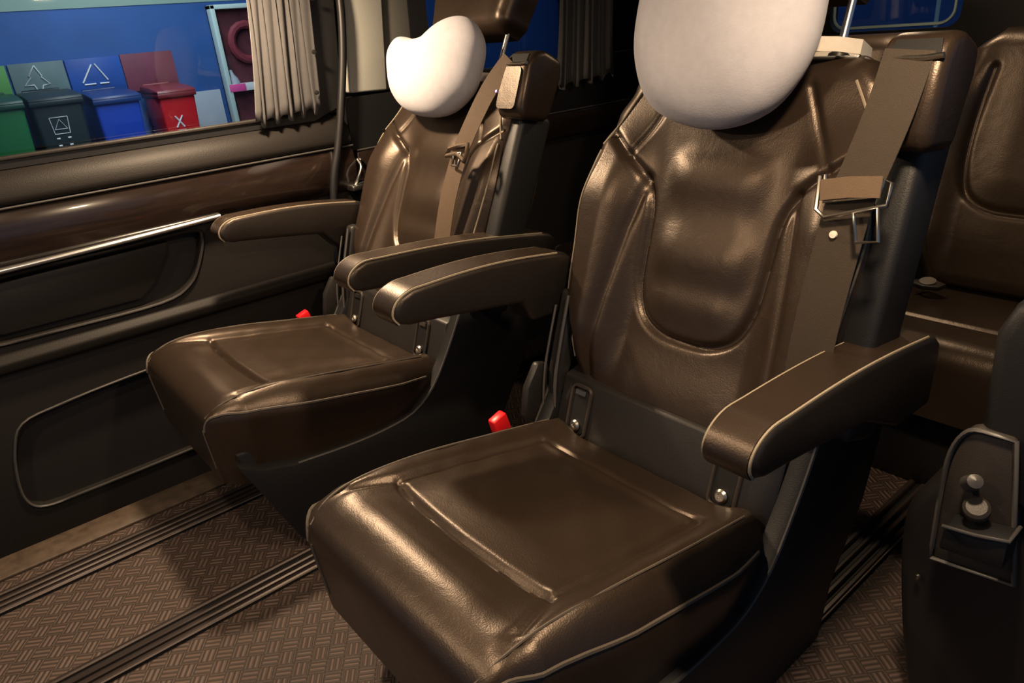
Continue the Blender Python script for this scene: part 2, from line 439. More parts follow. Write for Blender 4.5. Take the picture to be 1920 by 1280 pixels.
# step well under the sliding door
st = mesh('trim_1', *prism_vf([(-1.985, -0.05), (-1.985, -0.32), (-2.5, -0.32), (-2.5, -0.36), (-1.9, -0.36), (-1.9, -0.05)], 'y', -1.2, 1.25), 'rubber', None, False); tag(st, kind='structure')
sl = prism('trim_2', [(-1.99, -0.03), (-1.895, 0.0), (-1.895, 0.008), (-1.93, 0.014), (-1.985, 0.012)], 'y', -1.2, 1.3, 'sill', None, 0.002, 2); tag(sl, kind='structure')

# roof
rf_ = box('ceiling', (-2.45, -1.2, ROOF_Z), (0.35, 3.1, ROOF_Z + 0.05), 'headliner', None, 0.01); tag(rf_, kind='structure')
lamp_lab = ['round warm ceiling lamp directly above the sliding door window', 'round warm fill lamp added farthest forward in the cabin roof', 'round warm fill lamp added in front of the seat with the open belt tongue', 'round warm ceiling lamp above the armrest next to the open belt tongue', 'round warm ceiling lamp in front of the rear bench']
for (lx, ly, p), lb in zip(LAMPS, lamp_lab):
    r = root('ceiling_lamp', (lx, ly, ROOF_Z), lb, 'ceiling lamp')
    lathe('housing', [(0.075, 0.0), (0.08, -0.006), (0.078, -0.018), (0.066, -0.02), (0.064, -0.012), (0.064, 0.0)], (lx, ly, ROOF_Z), 'plastic_warm', r)
    lathe('lens', [(0.0, -0.001), (0.063, -0.001), (0.063, -0.013), (0.045, -0.019), (0.0, -0.021)], (lx, ly, ROOF_Z), 'lens', r)

# ---------------- sliding door
door = root('door_1', (DX, 0.0, -0.25), kind='structure')
DY0, DY1 = -1.1, 1.13
# lower panel with a big shallow map pocket
outer = [(DY0, -0.28), (DY1, -0.28), (DY1, 0.40), (DY0, 0.40)]
pocket = smooth_path([(-0.035, 0.02, 0), (0.0, -0.008, 0), (0.10, -0.012, 0), (0.40, -0.010, 0), (0.80, 0.0, 0), (0.86, 0.05, 0), (0.88, 0.20, 0), (0.84, 0.29, 0), (0.60, 0.295, 0), (0.30, 0.285, 0), (0.12, 0.27, 0), (0.02, 0.25, 0), (-0.02, 0.18, 0), (-0.04, 0.08, 0)], 4, True)
pocket = [(p.x, p.y) for p in pocket]
v, f = plate_with_hole_vf(outer, pocket, DX, DX - 0.03, 96)
lp = mesh('lower_panel', v, f, 'door', door, True, 30)
mesh('pocket_panel', [(DX - 0.028, *p) for p in pocket], [tuple(range(len(pocket)))], 'door_in', lp, False)
tube('pocket_rim', [(DX + 0.001, *p) for p in pocket], 0.004, 'edge', lp, 6, True)
# long ridge
prism('ridge', [(DX - 0.04, 0.395), (DX + 0.005, 0.395), (DX + 0.022, 0.405), (DX + 0.026, 0.43), (DX + 0.008, 0.45), (DX - 0.04, 0.45)], 'y', DY0, DY1, 'ledge', door, 0.006, 3)
# middle panel with the grip recess
outer = [(DY0, 0.448), (DY1, 0.448), (DY1, 0.672), (DY0, 0.672)]
grip = smooth_path([(-0.02, 0.50, 0), (0.02, 0.478, 0), (0.20, 0.472, 0), (0.44, 0.470, 0), (0.53, 0.50, 0), (0.575, 0.56, 0), (0.60, 0.63, 0), (0.575, 0.655, 0), (0.40, 0.652, 0), (0.12, 0.648, 0), (0.0, 0.63, 0), (-0.03, 0.57, 0)], 4, True)
grip = [(p.x, p.y) for p in grip]
v, f = plate_with_hole_vf(outer, grip, DX, DX - 0.05, 96)
mp_ = mesh('middle_panel', v, f, 'door', door, True, 30)
mesh('grip_back', [(DX - 0.048, *p) for p in grip], [tuple(range(len(grip)))], 'door_in', mp_, False)
tube('grip_rim', [(DX + 0.001, *p) for p in grip], 0.006, 'door', mp_, 6, True)
flap = [(0.02, 0.50), (0.06, 0.492), (0.40, 0.49), (0.45, 0.53), (0.50, 0.60), (0.51, 0.635), (0.06, 0.628), (0.03, 0.60)]
prism('grip_flap', flap, 'x', DX - 0.045, DX - 0.022, 'door', mp_, 0.006, 2)
# chrome strip and glossy wood band
ch = smooth_path([(DX + 0.012, -1.05, 0.652), (DX + 0.016, -0.4, 0.660), (DX + 0.018, 0.10, 0.666), (DX + 0.018, 0.45, 0.675), (DX + 0.016, 0.66, 0.682)], 8)
tube('chrome_strip', ch, 0.011, 'chrome', door, 8, False, 0.008)
prism('wood_trim', [(DX - 0.05, 0.668), (DX + 0.006, 0.668), (DX + 0.018, 0.70), (DX + 0.020, 0.76), (DX + 0.008, 0.808), (DX - 0.05, 0.812)], 'y', DY0, DY1, 'wood', door, 0.006, 3)
tube('seam_strip', [(DX + 0.012, y, 0.812) for y in (DY0, 0, 0.5, DY1)], 0.003, 'edge', door, 6)
# shelf under the window
prism('window_ledge', [(DX - 0.10, 0.815), (DX + 0.010, 0.815), (DX + 0.018, 0.83), (DX + 0.010, 0.865), (DX - 0.010, 0.888), (DX - 0.05, 0.912), (DX - 0.10, 0.915)], 'y', DY0, DY1, 'ledge', door, 0.010, 4)
# window surround (rounded lower rear corner) and glass
outer = [(DY0, 0.90), (DY1, 0.90), (DY1 + 0.06, 1.47), (DY0, 1.47)]
inner = rrect(-1.0, 0.926, 1.03, 1.42, 0.06, 6)
v, f = plate_with_hole_vf(outer, inner, DX - 0.025, DX - 0.09, 120)
wf = mesh('window_frame', v, f, 'rubber', door, True, 30)
tube('window_seal', [(DX - 0.024, *p) for p in inner], 0.006, 'door', wf, 6, True)
mesh('window_pane', *box_vf((DX - 0.085, -1.05, 0.91), (DX - 0.080, 1.06, 1.44)), 'glass', door, False)
# rear edge of the door: rubber strip running up the opening
tube('door_seal', smooth_path([(DX + 0.02, 1.00, 0.45), (DX + 0.02, 1.032, 0.69), (DX + 0.02, 1.075, 0.82), (DX + 0.018, 1.108, 0.934), (DX + 0.012, 1.148, 1.088), (DX + 0.005, 1.172, 1.237), (DX - 0.02, 1.19, 1.45)], 5), 0.013, 'rubber', door, 8)

# ---------------- left side wall behind the door
wl = root('wall_left', (DX - 0.03, 1.15, 0.0), kind='structure')
mesh('side_panel', *prism_vf([(1.14, -0.3), (3.05, -0.3), (3.05, 0.70), (1.13, 0.69)], 'x', DX - 0.08, DX - 0.012), 'door', wl, False)
mesh('upper_panel', *prism_vf([(1.14, 0.79), (3.05, 0.79), (3.05, 0.955), (1.14, 0.955)], 'x', DX - 0.08, DX - 0.012), 'rubber', wl, False)
prism('wood_trim', [(1.13, 0.69), (3.0, 0.69), (3.0, 0.785), (1.15, 0.785)], 'x', DX - 0.06, DX - 0.002, 'wood', wl, 0.004, 2)
tube('seam_strip', [(DX - 0.004, 1.15, 0.79), (DX - 0.004, 3.0, 0.79)], 0.003, 'edge', wl, 6)
mesh('pillar_backing', *box_vf((DX - 0.11, 1.06, 0.60), (DX - 0.062, 1.50, 1.47)), 'rubber', wl, False)
prism('pillar_cover', [(1.165, 0.968), (1.300, 0.962), (1.352, 1.455), (1.205, 1.455)], 'x', DX - 0.06, DX - 0.008, 'beige', wl, 0.006, 3)
prism('pillar_inset', [(1.303, 0.962), (1.42, 0.962), (1.47, 1.455), (1.355, 1.455)], 'x', DX - 0.06, DX - 0.025, 'greycover', wl, 0.004, 2)
# rear side window opening
outer = [(1.42, 0.95), (3.05, 0.95), (3.05, 1.47), (1.44, 1.47)]
v, f = plate_with_hole_vf(outer, rrect(1.50, 0.985, 2.85, 1.43, 0.06, 6), DX - 0.02, DX - 0.09, 96)
mesh('window_frame', v, f, 'rubber', wl, True, 30)
mesh('window_pane', *box_vf((DX - 0.085, 1.45, 0.96), (DX - 0.080, 2.9, 1.45)), 'glass', wl, False)
# chrome pull handle low on the pillar
hr = root('grab_handle', (DX, 1.13, 0.70), 'small chrome door latch handle on the pillar behind the sliding door', 'handle')
tube('bar', smooth_path([(DX + 0.03, 1.105, 0.69), (DX + 0.045, 1.115, 0.715), (DX + 0.045, 1.13, 0.745), (DX + 0.02, 1.135, 0.765)], 5), 0.005, 'chrome', hr, 8)
box('mount', (DX - 0.005, 1.085, 0.672), (DX + 0.05, 1.165, 0.690), 'chrome', hr, 0.004)
lathe('bolt', [(0.0, 0.0), (0.008, 0.0), (0.008, 0.012), (0.004, 0.018), (0.0, 0.019)], (DX - 0.003, 1.15, 0.76), 'steel', hr, (1, 0, 0), 12)

# ---------------- rear wall with the tailgate window
wb = root('wall_back', (-1.0, 3.05, 0.0), kind='structure')
v, f = plate_with_hole_vf([(-2.3, -0.3), (0.35, -0.3), (0.35, 1.47), (-2.3, 1.47)], rrect(-1.62, 0.985, -1.13, 1.40, 0.05, 6), 0.0, 0.06, 96)
mesh('tailgate_panel', [(p[1], 3.05 + p[0], p[2]) for p in v], f, 'door', wb, True, 30)
mesh('window_pane', *box_vf((-1.7, 3.09, 0.9), (-1.05, 3.095, 1.43)), 'glass', wb, False)
tube('window_trim', [(p[0], 3.045, p[1]) for p in rrect(-1.60, 1.0, -1.15, 1.39, 0.05, 6)], 0.006, 'cab_frame', wb, 6, True)

# ================================================================== seats
def make_armrest(seat, xc, u0, u1, y0, y1, zf, zr, side):
    n = 12
    prof = []
    for k in range(n + 1):
        t = k / n; prof.append((y0 + 0.045 + (y1 - y0 - 0.085) * t, zf + (zr - zf) * t + 0.010 * math.sin(PI * t)))
    th = 0.135
    low = [(y1 - 0.015, zr - 0.007), (y1 + 0.002, zr - 0.022), (y1 + 0.006, zr - 0.045), (y1 - 0.005, zr - th), (y1 - 0.12, zr - th + 0.005), (y0 + 0.30, zf - 0.105), (y0 + 0.17, zf - 0.085), (y0 + 0.08, zf - 0.072), (y0 + 0.03, zf - 0.066)]
    nose = [(y0 + 0.008, zf - 0.058), (y0 - 0.002, zf - 0.042), (y0 + 0.002, zf - 0.024), (y0 + 0.018, zf - 0.009)]
    poly = prof + low + nose
    arm = prism('armrest', poly, 'x', xc + u0, xc + u1, 'leather_shaded', seat, 0.010, 3, ang=50)
    # leather top strip, a touch proud, and its stitching
    top = nose + prof
    strip = [Vector((xc + (u0 + u1) / 2, p[0], p[1] - 0.001)) for p in top]
    ribbon('top_pad', smooth_path(strip, 3), (1, 0, 0), (u1 - u0) - 0.016, 0.006, 'leather', arm)
    for uu in (u0 + 0.006, u1 - 0.006):
        tube('stitching', smooth_path([Vector((xc + uu, p[0], p[1] - 0.0005)) for p in top], 3), 0.0022, 'thread', arm, 5)
    return arm

def make_seat(xc, lean, label, arms, far):
    s = root('captain_seat', (xc, 0.75, 0.0), label, 'seat')
    X = Vector((1, 0, 0))
    # ---------- cushion
    tilt = math.radians(11)
    ev = Vector((0, math.cos(tilt), -math.sin(tilt))); en = Vector((0, math.sin(tilt), math.cos(tilt)))
    def Wc(v): return interp([(0, 0.232), (0.035, 0.258), (0.09, 0.276), (0.25, 0.293), (0.45, 0.295), (0.60, 0.276)], v)
    gl = [(-0.243, 0.02), (-0.225, 0.08), (-0.198, 0.165), (-0.196, 0.30), (-0.190, 0.50)]
    gr_ = [(-u, v) for u, v in gl]
    gf = [(-0.198, 0.165), (-0.10, 0.158), (0, 0.155), (0.10, 0.158), (0.198, 0.165)]
    gb = [(-0.185, 0.505), (0.185, 0.505)]
    def top(u, v):
        au = abs(u)
        z = 0.022 * math.exp(-((au - 0.235) / 0.045) ** 2) * smst(0.0, 0.2, v)
        z += 0.010 * (1 - smst(0.12, 0.2, au)) * smst(0.155, 0.24, v) * (1 - smst(0.40, 0.5, v))
        z += 0.006 * (1 - smst(0.1, 0.22, au)) * smst(0.02, 0.08, v) * (1 - smst(0.10, 0.155, v))
        g1 = 0.009 * gro(segdist((-au, v), gl), 0.008) * smst(0.02, 0.07, v) if 0.14 < au < 0.27 else 0
        g2 = 0.014 * gro(segdist((u, v), gf), 0.007) if 0.12 < v < 0.2 and au < 0.22 else 0
        z -= max(g1, g2)
        if 0.46 < v: z += 0.007 * gro(v - 0.495, 0.012) * (1 - smst(0.16, 0.2, au)) - 0.010 * gro(v - 0.512, 0.007) * (1 - smst(0.16, 0.2, au))
        z += 0.0012 * math.sin(u * 60 + v * 25) * math.sin(v * 45) * smst(0.2, 0.3, v)
        return z
    C = Slab((xc, 0.318, 0.437), X, ev, en, 0.602, Wc, top, 0.046, 0.085, 0.02, 0.165, 0.126, 0.19, 0.40, 0.28)
    v, f = C.vf(110, 120, 8, 4)
    cu = mesh('seat_cushion', v, f, 'leather', s, True, 60)
    for sg in (-1, 1):
        tube('upper_seam', smooth_path([C.at(sg * u, vv, 0.001) for u, vv in ((0.222, 0.012), (0.233, 0.05), (0.238, 0.12), (0.242, 0.25), (0.243, 0.40), (0.238, 0.56))], 5), 0.0020, 'thread_dark', cu, 5)
        tube('edge_piping', [C.P(sg * 1.72, -0.9 + 0.08 * k, 0.001) for k in range(24)], 0.0032, 'thread_dark', cu, 5)
        tube('corner_seam', [C.P(sg * 1.45, -0.9 - 0.08 * k, 0.0) for k in range(11)], 0.0025, 'thread_dark', cu, 5)
    # ---------- fold cover between cushion and backrest
    hb = [(0.895, 0.275), (0.905, 0.30), (0.948, 0.425), (1.02, 0.44), (1.05, 0.30)]
    hc = prism('fold_cover', hb, 'x', xc - 0.262, xc + 0.262, 'plastic', s, 0.006, 2)
    hn = Vector((0, -math.cos(math.radians(19)), math.sin(math.radians(19)))); hv = Vector((0, math.sin(math.radians(19)), math.cos(math.radians(19))))
    for uu in (-0.200, 0.165):
        c0 = Vector((xc + uu, 0.928, 0.366)) + hn * 0.002
        def pt(p, lift): return c0 + X * p[0] + hv * p[1] + hn * lift
        lo = rrect(-0.026, -0.058, 0.026, 0.050, 0.012, 4)
        fr = tube('slot_frame', [pt(p, 0.001) for p in lo], 0.0045, 'plastic_warm', hc, 6, True)
        li = rrect(-0.021, -0.052, 0.021, 0.044, 0.010, 4); k = len(li)
        mesh('slot', [pt(p, 0.0015) for p in li] + [pt(p, -0.012) for p in li], [tuple(range(k)), tuple(range(2 * k - 1, k - 1, -1))] + [(i, (i + 1) % k, k + (i + 1) % k, k + i) for i in range(k)], 'slot', hc, False)
        lathe('bolt', [(0.0, 0.0), (0.012, 0.0), (0.013, 0.004), (0.009, 0.008), (0.005, 0.008), (0.004, 0.005), (0.0, 0.005)], pt((0.0, -0.036), 0.002), 'steel', hc, hn, 14)
        va = [pt(p, l) for l in (0.001, 0.006) for p in ((-0.014, 0.032), (0.014, 0.032), (0.014, 0.042), (-0.014, 0.042))]
        mesh('latch', va, [(0, 1, 2, 3), (4, 7, 6, 5), (0, 4, 5, 1), (1, 5, 6, 2), (2, 6, 7, 3), (3, 7, 4, 0)], 'steel', hc, False)
    # ---------- backrest
    la = math.atan(lean); eh = Vector((0, math.sin(la), math.cos(la))); enb = Vector((0, -math.cos(la), math.sin(la)))
    BO = Vector((xc, 0.955, 0.385))
    HT = 0.70
    def Wb(h): return interp([(0, 0.240), (0.10, 0.278), (0.22, 0.312), (0.40, 0.326), (0.52, 0.313), (0.58, 0.290), (0.64, 0.260), (0.68, 0.230), (0.70, 0.19)], h)
    U = [(-0.285, 0.560), (-0.215, 0.510), (-0.160, 0.465), (-0.138, 0.41), (-0.134, 0.33), (-0.128, 0.26), (-0.105, 0.205), (-0.06, 0.178), (0, 0.172), (0.05, 0.178)]
    Ucol = smooth_path([(a, b, 0) for a, b in U], 4); Ucol = [(p.x, p.y) for p in Ucol if p.x <= 0.02]
    CR = [(-0.158, 0.465), (-0.178, 0.36), (-0.196, 0.22), (-0.208, 0.09), (-0.206, 0.03)]
    SH = [(-0.205, 0.505), (-0.165, 0.575), (-0.135, 0.64)]
    def topb(u, h):
        au = abs(u)
        bol = 0.050 * smst(0.13, 0.235, au) * smst(0.0, 0.16, h) * (1 - smst(0.40, 0.62, h))
        z = bol
        inside = max(0.0, 1 - segdist((-au, h), Ucol) / 0.05)
        z -= 0.012 * gro(segdist((-au, h), Ucol), 0.008)
        z -= 0.008 * gro(segdist((-au, h), CR), 0.010)
        z -= 0.005 * gro(segdist((-au, h), SH), 0.007)
        z += 0.010 * (1 - smst(0.05, 0.13, au)) * smst(0.17, 0.26, h) * (1 - smst(0.45, 0.6, h))
        z += 0.004 * math.sin(h * 42) * (1 - smst(0.08, 0.12, au)) * smst(0.22, 0.3, h) * (1 - smst(0.5, 0.56, h))
        z += 0.012 * (1 - smst(0.1, 0.22, au)) * (1 - smst(0.05, 0.17, h))
        return z
    B = Slab(BO, X, eh, enb, HT, Wb, topb, 0.045, 0.04, 0.05, 0.06, 0.05, 0.05, 0.0)
    v, f = B.vf(150, 170, 8, 3)
    br = mesh('backrest', v, f, 'leather', s, True, 60)
    for sg in (-1, 1):
        tube('bolster_stitching', smooth_path([B.P(sg * a, b, 0.001) for a, b in ((1.32, 0.06), (1.30, 0.25), (1.28, 0.45), (1.26, 0.6), (1.22, 0.72), (1.18, 0.77))], 6), 0.0022, 'thread', br, 5)
        tube('shoulder_seam', smooth_path([B.P(sg * a, b, 0.001) for a, b in ((1.20, 0.79), (1.08, 0.86), (1.0, 0.92), (0.98, 1.0))], 6), 0.0022, 'thread', br, 5)
    # rear shell
    BS = Slab(BO - enb * 0.125, X, eh, -enb, HT - 0.01, lambda h: Wb(h) - 0.004, lambda u, h: 0.0, 0.03, 0.03, 0.04, 0.035, 0.03, 0.03, 0.0)
    v, f = BS.vf(10, 14, 5, 2); mesh('back_shell', v, f, 'plastic', s, True, 60)
    # ---------- base
    side = [(0.345, 0.290), (0.40, 0.262), (0.475, 0.240), (0.60, 0.228), (0.70, 0.226), (0.79, 0.238), (0.86, 0.285), (0.92, 0.37), (0.965, 0.45), (1.0, 0.53), (1.08, 0.56), (1.20, 0.52), (1.22, 0.42), (1.17, 0.26), (1.08, 0.12), (1.05, 0.0), (0.475, 0.0), (0.44, 0.05), (0.385, 0.19)]
    for sg in (-1, 1):
        a, b = sorted((xc + sg * 0.262, xc + sg * 0.300))
        bs = prism('side_panel', side, 'x', a, b, 'base', s, 0.006, 2)
        xe = xc + sg * 0.298
        tube('edge_highlight', smooth_path([(xe, y, z + 0.001) for y, z in side[2:10]], 3), 0.0030, 'edge', bs, 5)  # lighter tube draws the highlight along the panel's front edge
    ped = [(0.355, 0.30), (0.385, 0.20), (0.437, 0.065), (0.475, 0.0), (1.02, 0.0), (1.08, 0.2), (1.0, 0.30)]
    prism('pedestal', ped, 'x', xc - 0.262, xc + 0.262, 'base', s, 0.006, 2)
    # recliner cover on the door side with lever
    hp = [(0.915, 0.30), (0.93, 0.43), (0.985, 0.60), (1.015, 0.60), (1.03, 0.45), (1.02, 0.30)]
    rc = prism('recliner_cover', hp, 'x', xc - 0.300, xc - 0.262, 'plastic', s, 0.010, 3)
    tube('cover_rib', smooth_path([(xc - 0.266, 0.912, 0.31), (xc - 0.266, 0.925, 0.43), (xc - 0.266, 0.975, 0.595)], 4), 0.004, 'edge', rc, 5)
    tube('cover_rib', smooth_path([(xc - 0.296, 0.905, 0.31), (xc - 0.296, 0.92, 0.43), (xc - 0.296, 0.965, 0.57)], 4), 0.003, 'edge', rc, 5)
    prism('lever', [(0.86, 0.33), (0.875, 0.40), (0.91, 0.45), (0.94, 0.44), (0.93, 0.33), (0.90, 0.30)], 'x', xc - 0.325, xc - 0.302, 'plastic', s, 0.008, 2)
    # ---------- buckle with a red button
    bk = prism('buckle', [(0.80, 0.22), (0.785, 0.315), (0.828, 0.328), (0.85, 0.22)], 'x', xc - 0.330, xc - 0.305, 'plastic', s, 0.006, 2)
    prism('button', [(0.785, 0.315), (0.776, 0.356), (0.812, 0.368), (0.824, 0.325)], 'x', xc - 0.330, xc - 0.305, 'red', bk, 0.005, 2)
    # ---------- headrest on two posts
    HX = X * (-0.06 if far else -0.02); HO = BO + eh * (0.825 if far else 0.80) + HX
    hro = Slab(HO - enb * 0.02, X, eh, enb, 0.23, lambda h: interp([(0, 0.155), (0.03, 0.180), (0.12, 0.195), (0.20, 0.185), (0.23, 0.15)], h), lambda u, h: 0.012 * smst(0.1, 0.2, abs(u)), 0.04, 0.04, 0.04, 0.05, 0.05, 0.05)
    v, f = hro.vf(24, 24, 7, 3); hd = mesh('headrest', v, f, 'leather', s, True, 60)
    for sg in (-1, 1):
        tube('post', [BO + eh * 0.60 - enb * 0.07 + X * (sg * 0.15) + HX, BO + eh * 0.84 - enb * 0.07 + X * (sg * 0.15) + HX], 0.007, 'chrome', hd, 8)
        lathe('post_guide', [(0.0, 0), (0.018, 0), (0.018, 0.008), (0.010, 0.014), (0, 0.014)], BO + eh * 0.70 - enb * 0.07 + X * (sg * 0.15) + HX, 'plastic', hd, eh, 12)
    # ---------- belt tower on the aisle side
    t0 = BO + eh * 0.10 - enb * 0.035; t1 = BO + eh * 0.60 - enb * 0.015
    def bx_l(p, q, ua, ub, dpt):   # a leaning post between two points
        vv = []
        for c in (p, q):
            for uu in (ua, ub):
                for dd in (-dpt / 2, dpt / 2): vv.append(c + X * uu + enb * dd)
        return vv, [(0, 1, 3, 2), (4, 6, 7, 5), (0, 4, 5, 1), (2, 3, 7, 6), (0, 2, 6, 4), (1, 5, 7, 3)]
    bevelled('tower_post', *bx_l(t0, t1, 0.285 + (0.03 if far else 0), 0.345 + (0.02 if far else 0), 0.10), 'base', s, 0.014, 3)
    th_ = [(-0.045, 0.04), (0.030, 0.022), (0.046, 0.05), (0.054, 0.145), (0.042, 0.178), (0.01, 0.194), (-0.05, 0.19), (-0.062, 0.15), (-0.058, 0.05)]
    TO = BO + eh * (0.54 if far else 0.515) + enb * 0.030 + X * (0.035 if far else 0.0)
    tv, tf = [], []
    for uu in (0.268, 0.362):
        tv += [TO + X * uu + enb * d + eh * h for d, h in th_]
    n = len(th_); tf = [tuple(range(n)), tuple(range(2 * n - 1, n - 1, -1))] + [(i, (i + 1) % n, n + (i + 1) % n, n + i) for i in range(n)]
    tw = bevelled('belt_tower', tv, tf, 'leather', s, 0.016, 4, 25)
    # guide slot on the tower's front face
    sl_ = [(0.280, 0.150), (0.352, 0.150), (0.346, 0.172), (0.286, 0.172)]
    gv = [TO + X * a + eh * b + enb * (d + 0.054 - max(0.0, b - 0.145) * 0.364) for d in (-0.02, 0.0012) for a, b in sl_]
    mesh('belt_slot', gv, [(0, 1, 2, 3), (4, 7, 6, 5), (0, 4, 5, 1), (1, 5, 6, 2), (2, 6, 7, 3), (3, 7, 4, 0)], 'slot', tw, False)
    tube('slot_lip', [TO + X * a + eh * b + enb * 0.055 for a, b in ((0.276, 0.146), (0.30, 0.144), (0.335, 0.144), (0.357, 0.147))], 0.0045, 'steel', tw, 6)
    # flat face plate
    fp = rrect(0.278, 0.040, 0.346, 0.138, 0.012, 4); k = len(fp)
    if far:
        pv = [TO + X * a + eh * b + enb * (d + (0.044 + (b / 0.138) * 0.009)) for d in (-0.004, 0.004) for a, b in fp]
        mesh('face_plate', pv, [tuple(range(k)), tuple(range(2 * k - 1, k - 1, -1))] + [(i, (i + 1) % k, k + (i + 1) % k, k + i) for i in range(k)], 'leather_shaded', tw, False)
        lathe('indicator', [(0, 0), (0.004, 0), (0.004, 0.004), (0, 0.005)], TO + X * 0.270 + eh * 0.08 + enb * 0.052, 'purple', tw, enb, 10)
    # ---------- belt
    if not far:
        web = smooth_path([TO + X * 0.312 + eh * 0.155 + enb * 0.056, TO + X * 0.307 + eh * 0.07 + enb * 0.060, TO + X * 0.294 - eh * 0.02 + enb * 0.062, TO + X * 0.288 - eh * 0.05 + enb * 0.064,
                           TO + X * 0.284 - eh * 0.11 + enb * 0.060, TO + X * 0.280 - eh * 0.25 + enb * 0.052, TO + X * 0.284 - eh * 0.42 + enb * 0.035], 6)
        wb_ = ribbon('belt_webbing', web, (1, 0.10, 0), 0.066, 0.0022, 'webbing', s)
        tp = TO + X * 0.296 - eh * 0.060 + enb * 0.074; ex = (X * 0.93 + eh * 0.28 - enb * 0.0).normalized(); ey = (eh - ex * eh.dot(ex)).normalized()
        def tq(a, b, d=0.0): return tp + ex * a + ey * b + enb * d
        tg = tube('tongue', [tq(a, b) for a, b in ((-0.052, 0.002), (-0.044, 0.050), (-0.036, 0.050), (-0.040, 0.012), (0.038, 0.006), (0.046, 0.026), (0.054, 0.020), (0.047, -0.010), (-0.04, -0.012))], 0.0035, 'steel', wb_, 6, True)
        tube('tongue_plate', [tq(0.002, -0.012), tq(0.004, -0.055), tq(0.034, -0.058), tq(0.035, -0.012)], 0.0042, 'steel', wb_, 6, True, 0.003)
        ribbon('tongue_cover', [tq(-0.042, 0.028, 0.004), tq(0.0, 0.024, 0.006), tq(0.042, 0.016, 0.004)], ey, 0.03, 0.004, 'webbing_tan', wb_)
        lathe('belt_stop', [(0, 0), (0.006, 0), (0.0055, 0.003), (0, 0.004)], TO + X * 0.276 - eh * 0.105 + enb * 0.063, 'strap', wb_, enb, 12)
    else:
        web = smooth_path([TO + X * 0.295 + eh * 0.155 + enb * 0.056, TO + X * 0.250 + eh * 0.08 + enb * 0.062, TO + X * 0.218 - eh * 0.02 + enb * 0.066, TO + X * 0.203 - eh * 0.09 + enb * 0.066,
                           TO + X * 0.195 - eh * 0.22 + enb * 0.060, TO + X * 0.198 - eh * 0.40 + enb * 0.035], 6)
        wb_ = ribbon('belt_webbing', web, (1, 0.35, 0), 0.048, 0.0022, 'webbing_tan', s)
        tp = TO + X * 0.205 - eh * 0.080 + enb * 0.076
        tube('tongue', [tp + X * a + eh * b for a, b in ((-0.042, -0.012), (-0.036, 0.006), (0.0, 0.016), (0.034, 0.022), (0.040, 0.0), (0.036, -0.02), (0.0, -0.004))], 0.006, 'webbing_tan', wb_, 6, True)
        tube('tongue_plate', [tp + X * a + eh * b for a, b in ((-0.012, -0.006), (-0.008, -0.034), (0.016, -0.034), (0.018, 0.0))], 0.004, 'steel', wb_, 6, True)
    # ---------- armrests
    for (u0, u1, y0, y1, zf, zr) in arms: make_armrest(s, xc, u0, u1, y0, y1, zf, zr, 1)
    return s, BO, eh, enb

XN, XF = -0.775, -1.745
near_seat = make_seat(XN, 0.35, 'black leather captain seat with an open metal belt tongue hanging beside its backrest', [(0.295, 0.375, 0.665, 1.20, 0.645, 0.612), (-0.385, -0.305, 0.585, 1.03, 0.700, 0.676)], False)
far_seat = make_seat(XF, 0.48, 'black leather captain seat standing beside the sliding door under the bin window', [(0.295, 0.370, 0.650, 1.25, 0.682, 0.622), (-0.385, -0.310, 0.610, 1.08, 0.692, 0.660)], True)

# ---------------- plush pillows hung on the headrests
def make_pillow(c, ex, ey, en, outline, T, label, strap_pts):
    c = Vector(c)
    loop = smooth_path([(a, b, 0) for a, b in outline], 6, True); nl = len(loop); nr = 14
    v, f = [], []
    for sgn in (1, -1):
        for j in range(nr + 1):
            q = j / nr
            rho = math.sin(q * PI / 2)
            for p in loop:
                th = T * (1 - rho ** 2.6) ** 0.5 if rho < 1 else 0
                puff = 1 + 0.04 * math.sin(p.x * rho * 26 + p.y * rho * 15)
                v.append(c + ex * (p.x * rho) + ey * (p.y * rho) + en * (sgn * th * puff))
    for sidx in range(2):
        o_ = sidx * (nr + 1) * nl
        for j in range(nr):
            for i in range(nl): f.append((o_ + j * nl + i, o_ + j * nl + (i + 1) % nl, o_ + (j + 1) * nl + (i + 1) % nl, o_ + (j + 1) * nl + i))
    o = root('pillow', c, label, 'pillow', 'plush neck pillows on the captain seats')
    b = mesh('cushion', v, f, 'pillow', o, True, 80)
    ribbon('strap', strap_pts, ey, 0.022, 0.003, 'strap', o)
    return o
def pil(seat, h, off, du, outline, T, label):
    s, BO, eh, enb = seat
    c = BO + eh * h + enb * off + Vector((du, 0, 0)); X = Vector((1, 0, 0))
    ey = (eh + enb * 0.15).normalized(); en = (enb - ey * enb.dot(ey)).normalized()
    sp = [c + X * 0.12 - ey * 0.02 - en * 0.03, c + X * 0.17 - ey * 0.018 - en * 0.07, c + X * 0.195 - ey * 0.020 - en * 0.10, c + X * 0.18 - ey * 0.025 - en * 0.17, c - X * 0.18 - ey * 0.035 - en * 0.17, c - X * 0.195 - ey * 0.03 - en * 0.10, c - X * 0.12 - ey * 0.02 - en * 0.03]
    return make_pillow(c, X, ey, en, outline, T, label, sp)
on = [(-0.188, 0.03), (-0.180, -0.05), (-0.135, -0.125), (-0.05, -0.158), (0.04, -0.160), (0.125, -0.125), (0.180, -0.045), (0.190, 0.05), (0.175, 0.13), (0.11, 0.175), (0.0, 0.165), (-0.10, 0.178), (-0.168, 0.125)]
on = [(a * 0.93, b * 0.97) for a, b in on]
pil(near_seat, 0.712, 0.078, -0.008, on, 0.075, 'big rounded white plush pillow hanging on the seat with the open belt tongue')
